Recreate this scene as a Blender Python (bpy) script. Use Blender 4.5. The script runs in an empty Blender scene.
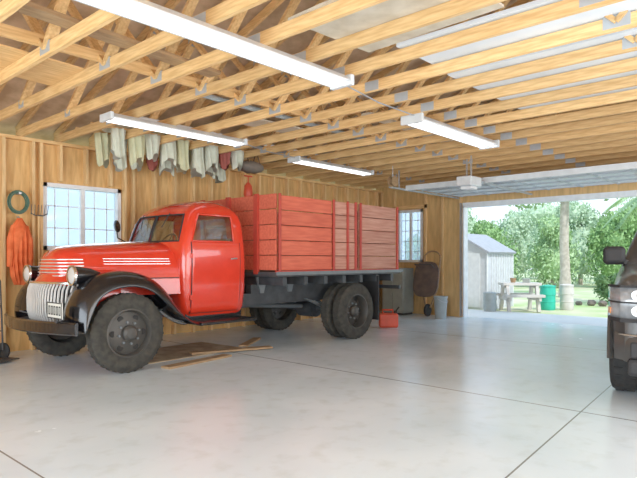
import bpy, bmesh, math, random
from mathutils import Vector, Matrix, Euler
R = math.radians
random.seed(7)
scene = bpy.context.scene
COL = scene.collection
try:
    scene.view_settings.view_transform = 'Standard'
    scene.view_settings.exposure = .27
    scene.view_settings.gamma = 1.12
except Exception: pass

# ------------------------------------------------------------------ materials
def new_mat(name):
    m = bpy.data.materials.new(name); m.use_nodes = True
    nt = m.node_tree; nt.nodes.clear()
    out = nt.nodes.new('ShaderNodeOutputMaterial')
    return m, nt, out
def mat(name, c, rough=.5, metal=0, c2=None, scale=8, stretch=(1,1,1), bump=0, detail=4, lo=.35, hi=.65, coat=0, emit=None, es=0, distort=0, rnd=0):
    m, nt, out = new_mat(name)
    b = nt.nodes.new('ShaderNodeBsdfPrincipled'); nt.links.new(b.outputs[0], out.inputs[0])
    b.inputs['Roughness'].default_value = rough; b.inputs['Metallic'].default_value = metal
    b.inputs['Base Color'].default_value = (*c, 1)
    if coat: b.inputs['Coat Weight'].default_value = coat
    if emit: b.inputs['Emission Color'].default_value = (*emit, 1); b.inputs['Emission Strength'].default_value = es
    if c2 is None: c2 = tuple(x*.88 for x in c)
    tc = nt.nodes.new('ShaderNodeTexCoord'); mp = nt.nodes.new('ShaderNodeMapping'); mp.inputs['Scale'].default_value = stretch
    nz = nt.nodes.new('ShaderNodeTexNoise'); nz.inputs['Scale'].default_value = scale; nz.inputs['Detail'].default_value = detail
    nz.inputs['Distortion'].default_value = distort
    cr = nt.nodes.new('ShaderNodeValToRGB'); cr.color_ramp.elements[0].position = lo; cr.color_ramp.elements[1].position = hi
    cr.color_ramp.elements[0].color = (*c2, 1); cr.color_ramp.elements[1].color = (*c, 1)
    nt.links.new(tc.outputs['Object'], mp.inputs[0]); nt.links.new(mp.outputs[0], nz.inputs['Vector'])
    nt.links.new(nz.outputs[0], cr.inputs[0])
    src = cr.outputs[0]
    if rnd:   # brightness varies a little from plank to plank and object to object
        oi = nt.nodes.new('ShaderNodeNewGeometry'); ob = nt.nodes.new('ShaderNodeObjectInfo')
        ad = nt.nodes.new('ShaderNodeMath'); ad.operation = 'ADD'; fr_ = nt.nodes.new('ShaderNodeMath'); fr_.operation = 'FRACT'
        nt.links.new(oi.outputs['Random Per Island'], ad.inputs[0]); nt.links.new(ob.outputs['Random'], ad.inputs[1]); nt.links.new(ad.outputs[0], fr_.inputs[0])
        mr = nt.nodes.new('ShaderNodeMapRange'); mr.inputs[3].default_value = 1-rnd; mr.inputs[4].default_value = 1+rnd*.4
        nt.links.new(fr_.outputs[0], mr.inputs[0])
        hs = nt.nodes.new('ShaderNodeHueSaturation'); nt.links.new(src, hs.inputs['Color']); nt.links.new(mr.outputs[0], hs.inputs['Value'])
        src = hs.outputs[0]
    nt.links.new(src, b.inputs['Base Color'])
    if bump:
        bp = nt.nodes.new('ShaderNodeBump'); bp.inputs['Strength'].default_value = bump; bp.inputs['Distance'].default_value = .01
        nt.links.new(nz.outputs[0], bp.inputs['Height']); nt.links.new(bp.outputs[0], b.inputs['Normal'])
    return m
def emat(name, c, s):
    m, nt, out = new_mat(name); e = nt.nodes.new('ShaderNodeEmission'); e.inputs[0].default_value = (*c, 1); e.inputs[1].default_value = s
    nt.links.new(e.outputs[0], out.inputs[0]); return m
def glassmat(name, tint=(.9,.95,1), fac=.12, haze=0):
    m, nt, out = new_mat(name)
    t = nt.nodes.new('ShaderNodeBsdfTransparent'); t.inputs[0].default_value = (*tint, 1)
    g = nt.nodes.new('ShaderNodeBsdfGlossy'); g.inputs['Roughness'].default_value = .05
    mx = nt.nodes.new('ShaderNodeMixShader'); mx.inputs[0].default_value = fac
    nt.links.new(t.outputs[0], mx.inputs[1]); nt.links.new(g.outputs[0], mx.inputs[2])
    last = mx
    if haze:   # pale blue translucent haze mixed in so panes look bright with daylight
        d = nt.nodes.new('ShaderNodeBsdfTranslucent'); d.inputs[0].default_value = (.85,.93,1,1)
        m2 = nt.nodes.new('ShaderNodeMixShader'); m2.inputs[0].default_value = haze
        nt.links.new(mx.outputs[0], m2.inputs[1]); nt.links.new(d.outputs[0], m2.inputs[2]); last = m2
    nt.links.new(last.outputs[0], out.inputs[0]); return m

def concrete():
    m, nt, out = new_mat('polished_concrete')
    N = nt.nodes.new; L = nt.links.new
    b = N('ShaderNodeBsdfPrincipled'); L(b.outputs[0], out.inputs[0])
    tc = N('ShaderNodeTexCoord')
    n1 = N('ShaderNodeTexNoise'); n1.inputs['Scale'].default_value = .8; n1.inputs['Detail'].default_value = 9; n1.inputs['Distortion'].default_value = .5
    n2 = N('ShaderNodeTexNoise'); n2.inputs['Scale'].default_value = 6; n2.inputs['Detail'].default_value = 10
    L(tc.outputs['Object'], n1.inputs['Vector']); L(tc.outputs['Object'], n2.inputs['Vector'])
    r1 = N('ShaderNodeValToRGB'); e = r1.color_ramp.elements
    e[0].position = .34; e[0].color = (.66,.78,.85,1); e[1].position = .66; e[1].color = (.77,.87,.93,1)
    L(n1.outputs[0], r1.inputs[0])
    r2 = N('ShaderNodeValToRGB'); e = r2.color_ramp.elements
    e[0].position = .30; e[0].color = (.90,.90,.88,1); e[1].position = .48; e[1].color = (1,1,1,1)
    L(n2.outputs[0], r2.inputs[0])
    mx = N('ShaderNodeMixRGB'); mx.blend_type = 'MULTIPLY'; mx.inputs[0].default_value = 1
    L(r1.outputs[0], mx.inputs[1]); L(r2.outputs[0], mx.inputs[2])
    sp = N('ShaderNodeSeparateXYZ'); L(tc.outputs['Object'], sp.inputs[0])
    # saw-cut joints; the one running toward the camera is slightly out of square
    sk = N('ShaderNodeMath'); sk.operation = 'MULTIPLY_ADD'; sk.inputs[1].default_value = -.087
    L(sp.outputs['X'], sk.inputs[0]); L(sp.outputs['Y'], sk.inputs[2])
    prev = None
    for src, v, w in ((sp.outputs['X'],1.3,.006),(sp.outputs['X'],4.73,.010),(sp.outputs['X'],8.15,.010),(sk.outputs[0],1.088,.006),(sp.outputs['Y'],-1.9,.006)):
        c = N('ShaderNodeMath'); c.operation = 'COMPARE'; c.inputs[1].default_value = v; c.inputs[2].default_value = w
        L(src, c.inputs[0])
        if prev:
            a = N('ShaderNodeMath'); a.operation = 'MAXIMUM'; L(prev.outputs[0], a.inputs[0]); L(c.outputs[0], a.inputs[1]); prev = a
        else: prev = c
    mj = N('ShaderNodeMixRGB'); L(prev.outputs[0], mj.inputs[0]); L(mx.outputs[0], mj.inputs[1]); mj.inputs[2].default_value = (.20,.21,.20,1)
    L(mj.outputs[0], b.inputs['Base Color'])
    rr = N('ShaderNodeMapRange'); rr.inputs[3].default_value = .12; rr.inputs[4].default_value = .34
    L(n1.outputs[0], rr.inputs[0]); L(rr.outputs[0], b.inputs['Roughness'])
    return m

M = dict(
 concrete=concrete(),
 pine_y=mat('pine_along_y', (.90,.58,.26), .65, c2=(.70,.40,.15), scale=6, stretch=(8,.7,8), rnd=.22),
 pine_x=mat('pine_along_x', (.90,.58,.26), .65, c2=(.70,.40,.15), scale=6, stretch=(.7,8,8)),
 pine_z=mat('pine_along_z', (.92,.62,.30), .65, c2=(.76,.47,.20), scale=6, stretch=(8,8,.7), rnd=.16),
 plywood=mat('plywood_sheet', (.80,.49,.19), .7, c2=(.60,.33,.11), scale=4, stretch=(4,4,.6), distort=.4),
 plywood_end=mat('plywood_end_wall', (.80,.51,.21), .7, c2=(.62,.38,.15), scale=4, stretch=(4,4,.6), distort=.4),
 deck=mat('roof_deck_wood', (.68,.48,.31), .8, c2=(.48,.32,.19), scale=5),
 plate=mat('galvanised_plate', (.46,.49,.52), .5, .3),
 white=mat('white_paint', (.88,.89,.90), .4),
 white_metal=mat('white_enamel', (.74,.77,.79), .35),
 glowing=mat('glowing_white_board', (.74,.79,.84), .6, c2=(.62,.68,.74), scale=2, emit=(.85,.93,1), es=.07),  # faint emission gives the sheets a daylight brightness they lack
 tube=emat('fluorescent_tube', (1,.99,.97), 2.6),
 glass=glassmat('window_glass', (.84,.92,1.0), .08, .30), cabglass=glassmat('cab_glass', (.74,.84,.86), .20), tint=glassmat('tinted_glass', (.15,.17,.19), .2),
 red=mat('red_truck_paint', (.76,.042,.018), .22, c2=(.70,.036,.015), coat=.8),
 redwood=mat('red_painted_boards', (.72,.15,.08), .7, c2=(.58,.095,.05), scale=5, stretch=(.6,6,6), rnd=.10),
 oldwood=mat('weathered_red_boards', (.66,.34,.25), .8, c2=(.46,.17,.115), scale=5, stretch=(.5,7,7), rnd=.15, detail=6, lo=.3, hi=.66),
 redpost=mat('red_steel_post', (.50,.05,.03), .5),
 black=mat('black_enamel', (.008,.008,.010), .22, coat=.35),
 frame=mat('chassis_black', (.06,.065,.07), .5, c2=(.035,.038,.042)),
 greyframe=mat('grey_steel', (.20,.22,.23), .5, .3),
 chrome=mat('chrome', (.75,.75,.76), .2, 1), cream=mat('pale_grille_paint', (.74,.74,.72), .25, .4),
 dark=mat('dark_recess', (.02,.02,.02), .8),
 rubber=mat('tyre_rubber', (.035,.035,.034), .8, c2=(.02,.02,.02), scale=20, bump=.3),
 rubber_old=mat('dusty_tyre_rubber', (.055,.051,.04), .85, c2=(.028,.026,.022), scale=14, bump=.3),
 rim=mat('dark_wheel_steel', (.075,.07,.062), .5, .3), alloy=mat('alloy_wheel', (.45,.45,.46), .3, .9),
 lens=mat('headlight_lens', (.80,.84,.86), .08, .3, coat=1), clearlens=mat('clear_headlight', (.42,.44,.46), .1, .2, c2=(.26,.28,.30), scale=12, coat=.6), amber=mat('amber_lens', (.75,.24,.03), .2),
 leather=mat('brown_seat', (.16,.09,.05), .6),
 bronze=mat('grey_metallic_paint', (.075,.07,.066), .35, .2, c2=(.066,.062,.058), coat=.3),
 plastic=mat('black_plastic', (.022,.022,.024), .6),
 doorpanel=mat('garage_door_panel', (.80,.85,.89), .5), rib=mat('door_rib_steel', (.50,.54,.58), .5, .3), steel=mat('track_steel', (.55,.57,.59), .4, .7),
 hose=mat('green_hose', (.07,.16,.11), .5), fabric_red=mat('orange_red_cloth', (.85,.17,.05), .85, c2=(.68,.10,.02), scale=10),
 can=mat('red_plastic_can', (.85,.10,.05), .4), grey=mat('grey_plastic', (.36,.41,.42), .55), cab=mat('grey_green_metal', (.31,.34,.31), .5),
 darkgrey=mat('dark_brown_painted_steel', (.17,.12,.10), .5, c2=(.10,.08,.075), scale=6),
 brown=mat('brown_wood_board', (.42,.27,.14), .7, c2=(.30,.18,.09), scale=5, stretch=(1,6,6)), card=mat('cardboard', (.46,.35,.22), .9, c2=(.28,.20,.12), scale=5),
 greyply=mat('greyish_plywood', (.66,.58,.46), .8, c2=(.50,.42,.31), scale=5),
 cloth_w=mat('pale_cloth', (.72,.73,.60), .7, c2=(.54,.56,.44), scale=5), cloth_y=mat('yellowish_cloth', (.68,.66,.42), .7, c2=(.52,.52,.32), scale=5), cloth_g=mat('dark_cloth', (.20,.16,.13), .7), cloth_r=mat('dark_red_cloth', (.35,.08,.06), .7),
 drive=mat('driveway_concrete', (.84,.83,.80), .8, c2=(.76,.75,.72), scale=1.5), grass=mat('patchy_grass_ground', (.36,.50,.18), .9, c2=(.60,.58,.40), scale=.9),
 shed=mat('pale_grey_shed_wall', (.56,.59,.62), .6), shedroof=mat('shed_roof', (.36,.38,.42), .7), shedtrim=mat('shed_trim', (.70,.73,.75), .6), picnic=mat('weathered_grey_wood', (.62,.60,.57), .8),
 green=mat('green_barrel', (.02,.50,.36), .45), bark=mat('pale_bark', (.54,.48,.41), .9, c2=(.38,.33,.27), scale=8, bump=.5),
 leaf1=mat('leaf_mid_green', (.30,.48,.18), .7, c2=(.17,.32,.10), scale=2.5), leaf2=mat('leaf_grey_green', (.42,.58,.30), .7, c2=(.28,.44,.20), scale=2.5),
 leaf3=mat('leaf_dark_green', (.20,.33,.13), .7, c2=(.10,.20,.07), scale=2.5), leaf4=mat('leaf_hazy_green', (.52,.66,.46), .8, c2=(.40,.55,.35), scale=2), rock=mat('dark_gravel', (.18,.15,.13), .95), fence=mat('pale_fence', (.74,.82,.92), .8),  # hazy leaf: distance haze put into the colour by paling it
 plate_light=mat('number_plate', (.82,.82,.74), .4),
)

# ------------------------------------------------------------------ mesh builder
class MB:
    def __init__(s): s.v = []; s.f = []
    def add(s, vs, fs, T=None):
        o = len(s.v)
        for p in vs:
            p = Vector(p); s.v.append(tuple(T @ p) if T else tuple(p))
        for f in fs: s.f.append([i+o for i in f])
        return s
    def box(s, x0, x1, y0, y1, z0, z1, T=None):
        vs = [(x,y,z) for x in (x0,x1) for y in (y0,y1) for z in (z0,z1)]
        return s.add(vs, [(0,1,3,2),(4,6,7,5),(0,4,5,1),(2,3,7,6),(0,2,6,4),(1,5,7,3)], T)
    def obox(s, c, size, rot=(0,0,0)):
        a, b, h = [q/2 for q in size]
        return s.box(-a,a,-b,b,-h,h, Matrix.Translation(c) @ Euler(rot).to_matrix().to_4x4())
    def bar(s, p0, p1, w, h, up=(0,0,1)):
        p0, p1 = Vector(p0), Vector(p1); d = (p1-p0); L = d.length; d.normalize()
        u = Vector(up); sd = d.cross(u)
        if sd.length < 1e-4: sd = Vector((1,0,0))
        sd.normalize(); n = sd.cross(d)
        T = Matrix((( d.x, sd.x, n.x, p0.x),(d.y, sd.y, n.y, p0.y),(d.z, sd.z, n.z, p0.z),(0,0,0,1)))
        return s.box(0, L, -w/2, w/2, -h/2, h/2, T)
    def tube(s, pts, r, n=8, closed=False):
        pts = [Vector(p) for p in pts]; m = len(pts); rings = []
        ref = None
        for i, p in enumerate(pts):
            a = pts[(i-1) % m] if (closed or i > 0) else p; b = pts[(i+1) % m] if (closed or i < m-1) else p
            d = (b-a); d.normalize()
            if ref is None:
                ref = Vector((0,0,1)) if abs(d.z) < .9 else Vector((1,0,0))
            u = ref - d*ref.dot(d)
            if u.length < 1e-5: u = d.orthogonal()
            u.normalize(); w = d.cross(u); ref = u
            rr = r[i] if isinstance(r, (list, tuple)) else r
            rings.append([p + u*math.cos(2*math.pi*k/n)*rr + w*math.sin(2*math.pi*k/n)*rr for k in range(n)])
        return s.loft(rings, True, not closed, closed)
    def loft(s, rings, ring_closed=True, cap=True, wrap=False, skip=()):
        o = len(s.v); n = len(rings[0])
        for r in rings:
            for p in r: s.v.append(tuple(p))
        K = len(rings)
        for k in range(K if wrap else K-1):
            k2 = (k+1) % K
            for i in range(n if ring_closed else n-1):
                if (k, i) in skip: continue
                j = (i+1) % n
                s.f.append([o+k*n+i, o+k*n+j, o+k2*n+j, o+k2*n+i])
        if cap and not wrap:
            s.f.append([o+i for i in range(n)][::-1]); s.f.append([o+(K-1)*n+i for i in range(n)])
        return s
    def lathe(s, prof, n=32, T=None, cap=True):   # prof: (radius, height) about local z
        rings = [[Vector((r*math.cos(2*math.pi*k/n), r*math.sin(2*math.pi*k/n), h)) for k in range(n)] for r, h in prof]
        if T: rings = [[T @ p for p in r] for r in rings]
        return s.loft(rings, True, cap)
    def prism(s, poly, y0, y1, axis='y'):
        def P(a, b, c): return {'y': (a, c, b), 'x': (c, a, b), 'z': (a, b, c)}[axis]
        n = len(poly)
        return s.add([P(a,b,y0) for a,b in poly]+[P(a,b,y1) for a,b in poly],
                     [list(range(n)), list(range(n,2*n))[::-1]]+[[i,(i+1)%n,n+(i+1)%n,n+i] for i in range(n)])
    def build(s, name, m, parent=None, smooth=False, bevel=0, origin=None, seg=2, norm=True, solid=0, angle=35):
        me = bpy.data.meshes.new(name)
        vs = s.v
        if origin: vs = [(x-origin[0], y-origin[1], z-origin[2]) for x,y,z in vs]
        me.from_pydata(vs, [], s.f); me.update()
        if norm:
            bm = bmesh.new(); bm.from_mesh(me); bmesh.ops.recalc_face_normals(bm, faces=bm.faces); bm.to_mesh(me); bm.free()
        if smooth:
            for p in me.polygons: p.use_smooth = True
            try: me.set_sharp_from_angle(angle=R(angle))
            except Exception: pass
        me.materials.append(M[m] if isinstance(m, str) else m)
        o = bpy.data.objects.new(name, me); COL.objects.link(o)
        if origin: o.location = origin
        if parent: o.parent = parent
        if solid:
            q = o.modifiers.new('solid', 'SOLIDIFY'); q.thickness = solid; q.offset = 0
        if bevel:
            q = o.modifiers.new('bevel', 'BEVEL'); q.width = bevel; q.segments = seg; q.limit_method = 'ANGLE'
        return o
def tag(o, label, cat, group=None, kind=None):
    o['label'] = label; o['category'] = cat
    if group: o['group'] = group
    if kind: o['kind'] = kind
    return o
def thing(name, label, cat, loc=(0,0,0), rz=0, group=None):
    o = bpy.data.objects.new(name, None); COL.objects.link(o); o.location = loc; o.rotation_euler = (0,0,rz); o.empty_display_size = .1
    return tag(o, label, cat, group)
def struct(o): o['kind'] = 'structure'; return o
def copy_tree(o, parent=None):
    c = o.copy(); COL.objects.link(c)
    if parent: c.parent = parent
    for ch in list(o.children): copy_tree(ch, c)
    return c
def bool_cut(o, cutters):
    for mb in cutters:
        c = mb.build('cutter', 'dark'); c.parent = None
        q = o.modifiers.new('b', 'BOOLEAN'); q.operation = 'DIFFERENCE'; q.object = c; q.solver = 'EXACT'
        bpy.context.view_layer.update()
        dg = bpy.context.evaluated_depsgraph_get()
        me = bpy.data.meshes.new_from_object(o.evaluated_get(dg))
        o.modifiers.clear(); o.data = me; bpy.data.objects.remove(c)

ZC = 2.82; XE = 10.92; YB = 8.0; YF = -2.2; XL = -3.0
# ------------------------------------------------------------------ room shell
fl = struct(MB().box(XL,XE+.15,YF-.15,YB+.15,-.15,0).build('floor','concrete'))
WX0, WX1, WZ0, WZ1 = 3.20, 4.34, 1.34, 2.26
b = MB()
b.box(XL-.1,WX0,YB,YB+.12,0,ZC).box(WX1,XE+.12,YB,YB+.12,0,ZC).box(WX0,WX1,YB,YB+.12,0,WZ0).box(WX0,WX1,YB,YB+.12,WZ1,ZC)
wb = struct(b.build('wall_back','plywood'))
x = XL+.2
while x < XE-.05:
    if WX0-.05 < x < WX1+.05:
        MB().box(x-.019,x+.019,YB-.09,YB,0,WZ0-.02).build('stud','pine_z',wb); MB().box(x-.019,x+.019,YB-.09,YB,WZ1+.03,ZC-.04).build('stud','pine_z',wb)
    else: MB().box(x-.019,x+.019,YB-.09,YB,0,ZC-.04).build('stud','pine_z',wb)
    x += .366
for xx in (WX0-.04, WX1+.04): MB().box(xx-.019,xx+.019,YB-.09,YB,0,ZC-.04).build('jack_stud','pine_z',wb)
MB().box(XL,XE,YB-.10,YB,ZC-.04,ZC).build('top_plate','pine_x',wb)
DY0, DY1, DZ = .95, 5.82, 2.33
EY0, EY1, EZ0, EZ1 = 6.80, 7.46, 1.15, 2.33
b = MB()
b.box(XE,XE+.12,YF,DY0,0,ZC).box(XE,XE+.12,DY0,DY1,DZ,ZC).box(XE,XE+.12,DY1,EY0,0,ZC).box(XE,XE+.12,EY1,YB,0,ZC).box(XE,XE+.12,EY0,EY1,0,EZ0).box(XE,XE+.12,EY0,EY1,EZ1,ZC)
we = struct(b.build('wall_right','plywood_end'))
MB().prism([(YF-.1,ZC),(YB+.1,ZC),(YB+.1,2.97),(2.9,4.76),(YF-.1,2.97)],XE,XE+.1,'x').build('gable','plywood_end',we)
for y in (DY1+.06, 6.3, 6.72, 7.54, 7.9, .87, .4, -.2, -.8, -1.4):
    MB().box(XE-.05,XE,y-.02,y+.02,0,ZC-.04).build('stud','pine_z',we)
MB().box(XE-.05,XE,EY0-.1,EY1+.1,EZ1+.02,EZ1+.1).build('header_beam','pine_y',we)
b = MB(); b.box(XL-.12,XL,YF,-1,0,ZC).box(XL-.12,XL,6.2,YB,0,ZC).box(XL-.12,XL,-1,6.2,2.5,ZC)
struct(b.build('wall_left','plywood_end'))
struct(MB().box(XL-.1,XE+.12,YF-.12,YF,0,ZC).build('wall_front','plywood'))
struct(MB().box(XE-.03,XE+.14,DY1-.03,DY1,0,DZ).box(XE-.03,XE+.14,DY0,DY0+.03,0,DZ).box(XE-.03,XE+.14,DY0,DY1,DZ-.03,DZ+.07).build('trim_1','white'))
b = MB()
s_ = (4.80-2.99)/5.2
b.prism([(YF-.5,2.99-.5*s_+.02),(2.9,4.80),(YB+.5,2.99-.5*s_+.02),(YB+.5,3.05-.5*s_+.02),(2.9,4.86),(YF-.5,3.05-.5*s_+.02)],XL-.3,XE+.4,'x')
struct(b.build('ceiling','deck'))

def window(name, axis, c, a0, a1, z0, z1, cols, rows):
    def bx(B, p0,p1,d0,d1,q0,q1):
        if axis == 'y': B.box(p0,p1,c+d0,c+d1,q0,q1)
        else: B.box(c+d0,c+d1,p0,p1,q0,q1)
        return B
    f = MB(); t = .055
    bx(f,a0,a1,-.03,.08,z0,z0+t); bx(f,a0,a1,-.03,.08,z1-t,z1); bx(f,a0,a0+t,-.03,.08,z0,z1); bx(f,a1-t,a1,-.03,.08,z0,z1)
    m_ = (a0+a1)/2; bx(f,m_-.03,m_+.03,.0,.05,z0,z1)
    w = struct(f.build(name,'white'))
    g = MB()
    for i in range(1,cols):
        p = a0+(a1-a0)*i/cols; bx(g,p-.007,p+.007,.045,.053,z0+t,z1-t)
    for j in range(1,rows):
        q = z0+(z1-z0)*j/rows; bx(g,a0+t,a1-t,.045,.053,q-.007,q+.007)
    g.build('muntin_grid','white',w)
    bx(MB(),a0+t,a1-t,.055,.06,z0+t,z1-t).build('pane','glass',w)
window('window_1','y',YB,WX0,WX1,WZ0,WZ1,6,3)
window('window_2','x',XE,EY0,EY1,EZ0,EZ1,4,5)

# ------------------------------------------------------------------ trusses
RY = 2.9
def make_truss():
    t = thing('roof_truss','pale pine roof truss crossing the garage above the lights','roof truss',(0,0,ZC),group='roof trusses overhead')
    MB().box(-.019,.019,YF-.05,YB+.05,0,.10).build('bottom_chord','pine_y',t)
    for sg in (-1,1):
        ey = RY+sg*5.15
        MB().bar((0,ey,.10),(0,RY,1.86),.038,.09,up=(0,0,1)).build('top_chord','pine_y',t)
    for (a,b_) in (((RY-1.75,.06),(RY-2.6,.92)),((RY-1.75,.06),(RY-.05,1.78)),((RY+1.75,.06),(RY+.05,1.78)),((RY+1.75,.06),(RY+2.6,.92)),((RY+3.6,.06),(RY+2.6,.9)),((RY-3.6,.06),(RY-2.6,.9))):
        MB().bar((0,a[0],a[1]),(0,b_[0],b_[1]),.036,.08,up=(1,0,0)).build('web','pine_y',t)
    for yy, zz, w in ((RY-1.75,.065,.18),(RY+1.75,.065,.18),(RY+.4,.05,.16),(RY+3.6,.065,.13),(RY+2.6,.90,.16),(RY-2.6,.90,.16)):
        MB().box(-.022,.022,yy-w/2,yy+w/2,zz-.045,zz+.045).build('gusset_plate','plate',t)
    return t
tr0 = make_truss()
xs = [-2.6+.5*i for i in range(27)]
tr0.location.x = xs[0]
for xx in xs[1:]:
    c = copy_tree(tr0); c.location.x = xx
ZT = ZC+.101
tag(MB().box(XL+.2,XE-.1,4.72,4.76,ZT,ZT+.09).build('binder_board','pine_x',origin=(0,4.74,ZT)),'long pine binder board laid on edge over the truss chords between the light rows','board')
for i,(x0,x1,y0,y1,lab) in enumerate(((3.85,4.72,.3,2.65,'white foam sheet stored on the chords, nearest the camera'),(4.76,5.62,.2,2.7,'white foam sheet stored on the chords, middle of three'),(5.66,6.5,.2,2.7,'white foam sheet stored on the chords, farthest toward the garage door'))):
    tag(MB().box(x0,x1,y0,y1,0,.03).build('glowing_sheet','glowing'),lab,'foam sheet').location=(0,0,ZT+.011)  # glowing sheets stand in for the bright skylight panels overhead
tag(MB().obox((0,0,.01),(1.1,.7,.018),(0,0,.1)).build('plywood_offcut','pine_x'),'plywood offcut lying on the chords above the hanging red overalls','plywood').location=(1.9,5.35,ZT)
tag(MB().obox((0,0,.01),(.9,1.2,.018),(0,0,-.05)).build('plywood_offcut','greyply'),'greyish plywood panel lying on the chords beside the near light fixture','plywood').location=(3.3,2.3,ZT)
tag(MB().obox((0,0,.01),(1.3,.35,.018),(0,0,-.05)).build('plywood_offcut','greyply'),'narrow greyish board lying on the chords over the truck cab','plywood').location=(5.1,5.4,ZT)
for k,(y,r,lab) in enumerate(((6.6,.03,'grey plastic pipe stored on the chords, nearest the back wall'),(6.35,.022,'thin white pipe stored on the chords beside the grey one'),(5.0,.03,'grey pipe stored on the chords between the binder board and far lights'))):
    tag(MB().tube([(3.6,0,r),(7.6,.12,r)],r,10).build('stored_pipe','grey' if k!=1 else 'white',smooth=True),lab,'pipe').location=(0,y,ZT+.01)
for (x,y,L,w,rz,m,lab) in ((6.6,4.2,2.4,.14,.04,'greyply','long greyish plank stored flat on the chords beside the binder board'),(7.9,5.25,2.2,.20,-.06,'brown','brown plank stored flat on the chords over the truck box'),(2.2,4.2,2.2,.16,.1,'brown','brown plank stored flat on the chords at the upper left')):
    tag(MB().obox((0,0,.018),(L,w,.035),(0,0,rz)).build('stored_plank',m,bevel=.003),lab,'plank').location=(x,y,ZT)

# ------------------------------------------------------------------ light fixtures
def make_light():
    H=.93
    t = thing('fluorescent_light','x','ceiling light',group='fluorescent strip lights')
    MB().prism([(-.06,.0),(.06,.0),(.13,-.055),(.13,-.065),(.03,-.045),(-.03,-.045),(-.13,-.065),(-.13,-.055)],-H,H,'x').build('housing','white_metal',t)
    for e in (-1,1): MB().box(e*(H+.02)-.02,e*(H+.02)+.02,-.13,.13,-.085,0).build('end_cap','white_metal',t,bevel=.008)
    for s in (-1,1): MB().tube([(-H+.01,s*.065,-.070),(H-.01,s*.065,-.070)],.012,10).build('tube','tube',t,smooth=True)
    return t
L0 = make_light(); Ls = [L0]+[copy_tree(L0) for _ in range(5)]
for o,(x,y,lab) in zip(Ls,((2.65,3.24,'long white fluorescent fixture nearest the camera at top left'),(6.34,3.5,'white fluorescent fixture nearest the garage door opener'),(4.02,5.95,'white fluorescent fixture above the red cab, left of the hanging cloths'),(7.30,6.3,'farthest white fluorescent fixture, above the wooden truck box'),(2.6,-.3,'added unseen fluorescent fixture for fill above the camera side of the garage'),(6.5,-.3,'added unseen fluorescent fixture for fill above the modern pickup'))):  # last two fixtures are out of view, added as extra fill
    o.location=(x,y,ZC-.001); o['label']=lab
Ls[0].scale=(1.28,.95,1.1); Ls[1].scale=(1,1.1,1.2)
tag(MB().tube([(3.88,3.30,0),(4.6,3.38,-.03),(5.37,3.46,0)],.008,6).build('power_cable','steel',smooth=True),'grey power cable linking the two near light fixtures','cable').location=(0,0,ZC-.02)
tag(MB().tube([(4.99,5.99,0),(5.6,6.1,-.03),(6.33,6.26,0)],.008,6).build('power_cable','steel',smooth=True),'grey power cable linking the two far light fixtures','cable').location=(0,0,ZC-.02)

# ------------------------------------------------------------------ overhead garage door (open)
dr = struct(MB().box(8.78,8.80,DY0+.05,DY1+.02,2.47,2.56).build('door_1','doorpanel'))
for k in range(4):
    x0 = 8.80+k*.50
    W=DY1-DY0+.04; yc=(DY0+DY1)/2
    a_=(x0,yc,2.54); b2_=(x0+.49,yc,2.54)
    p = MB().bar(a_,b2_,W,.035).build('door_section','doorpanel',dr)
    rb = MB()
    for j in range(9):
        yy = DY0+.05+(DY1-DY0-.1)*j/8
        rb.bar((a_[0]+.01,yy,a_[2]-.025),(b2_[0]-.01,yy,b2_[2]-.025),.04,.016)
    rb.bar((a_[0]+.015,DY0,a_[2]-.028),(a_[0]+.015,DY1,a_[2]-.028),.03,.025)
    rb.build('stiffener','rib',p)
for yy in (DY0-.02,DY1+.04):
    MB().bar((8.3,yy,2.49),(10.78,yy,2.49),.03,.03).build('door_track','steel',dr)
    MB().bar((10.88,yy,0.02),(10.88,yy,2.40),.03,.04,up=(1,0,0)).build('door_track','steel',dr)
    MB().bar((8.6,yy,2.50),(8.6,yy,ZC),.02,.02).build('track_hanger','steel',dr)
MB().tube([(10.84,DY0-.1,2.66),(10.84,DY1+.15,2.66)],.02,8).build('torsion_bar','steel',dr)
t = thing('garage_door_opener','white garage door opener box hanging from the ceiling','door opener',(8.25,4.3,2.36))
MB().box(-.18,.18,-.13,.13,0,.15).build('motor_housing','white_metal',t,bevel=.02)
MB().box(-.1,.1,-.1,.1,-.05,0).build('lamp_cover','white',t,bevel=.015)
MB().bar((.18,0,.12),(2.5,0,.09),.03,.03).build('rail','steel',t)
MB().bar((-.12,-.1,.15),(-.12,-.1,.46),.02,.02).build('hanger_strap','steel',t); MB().bar((.12,.1,.15),(.12,.1,.46),.02,.02).build('hanger_strap','steel',t)

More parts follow.
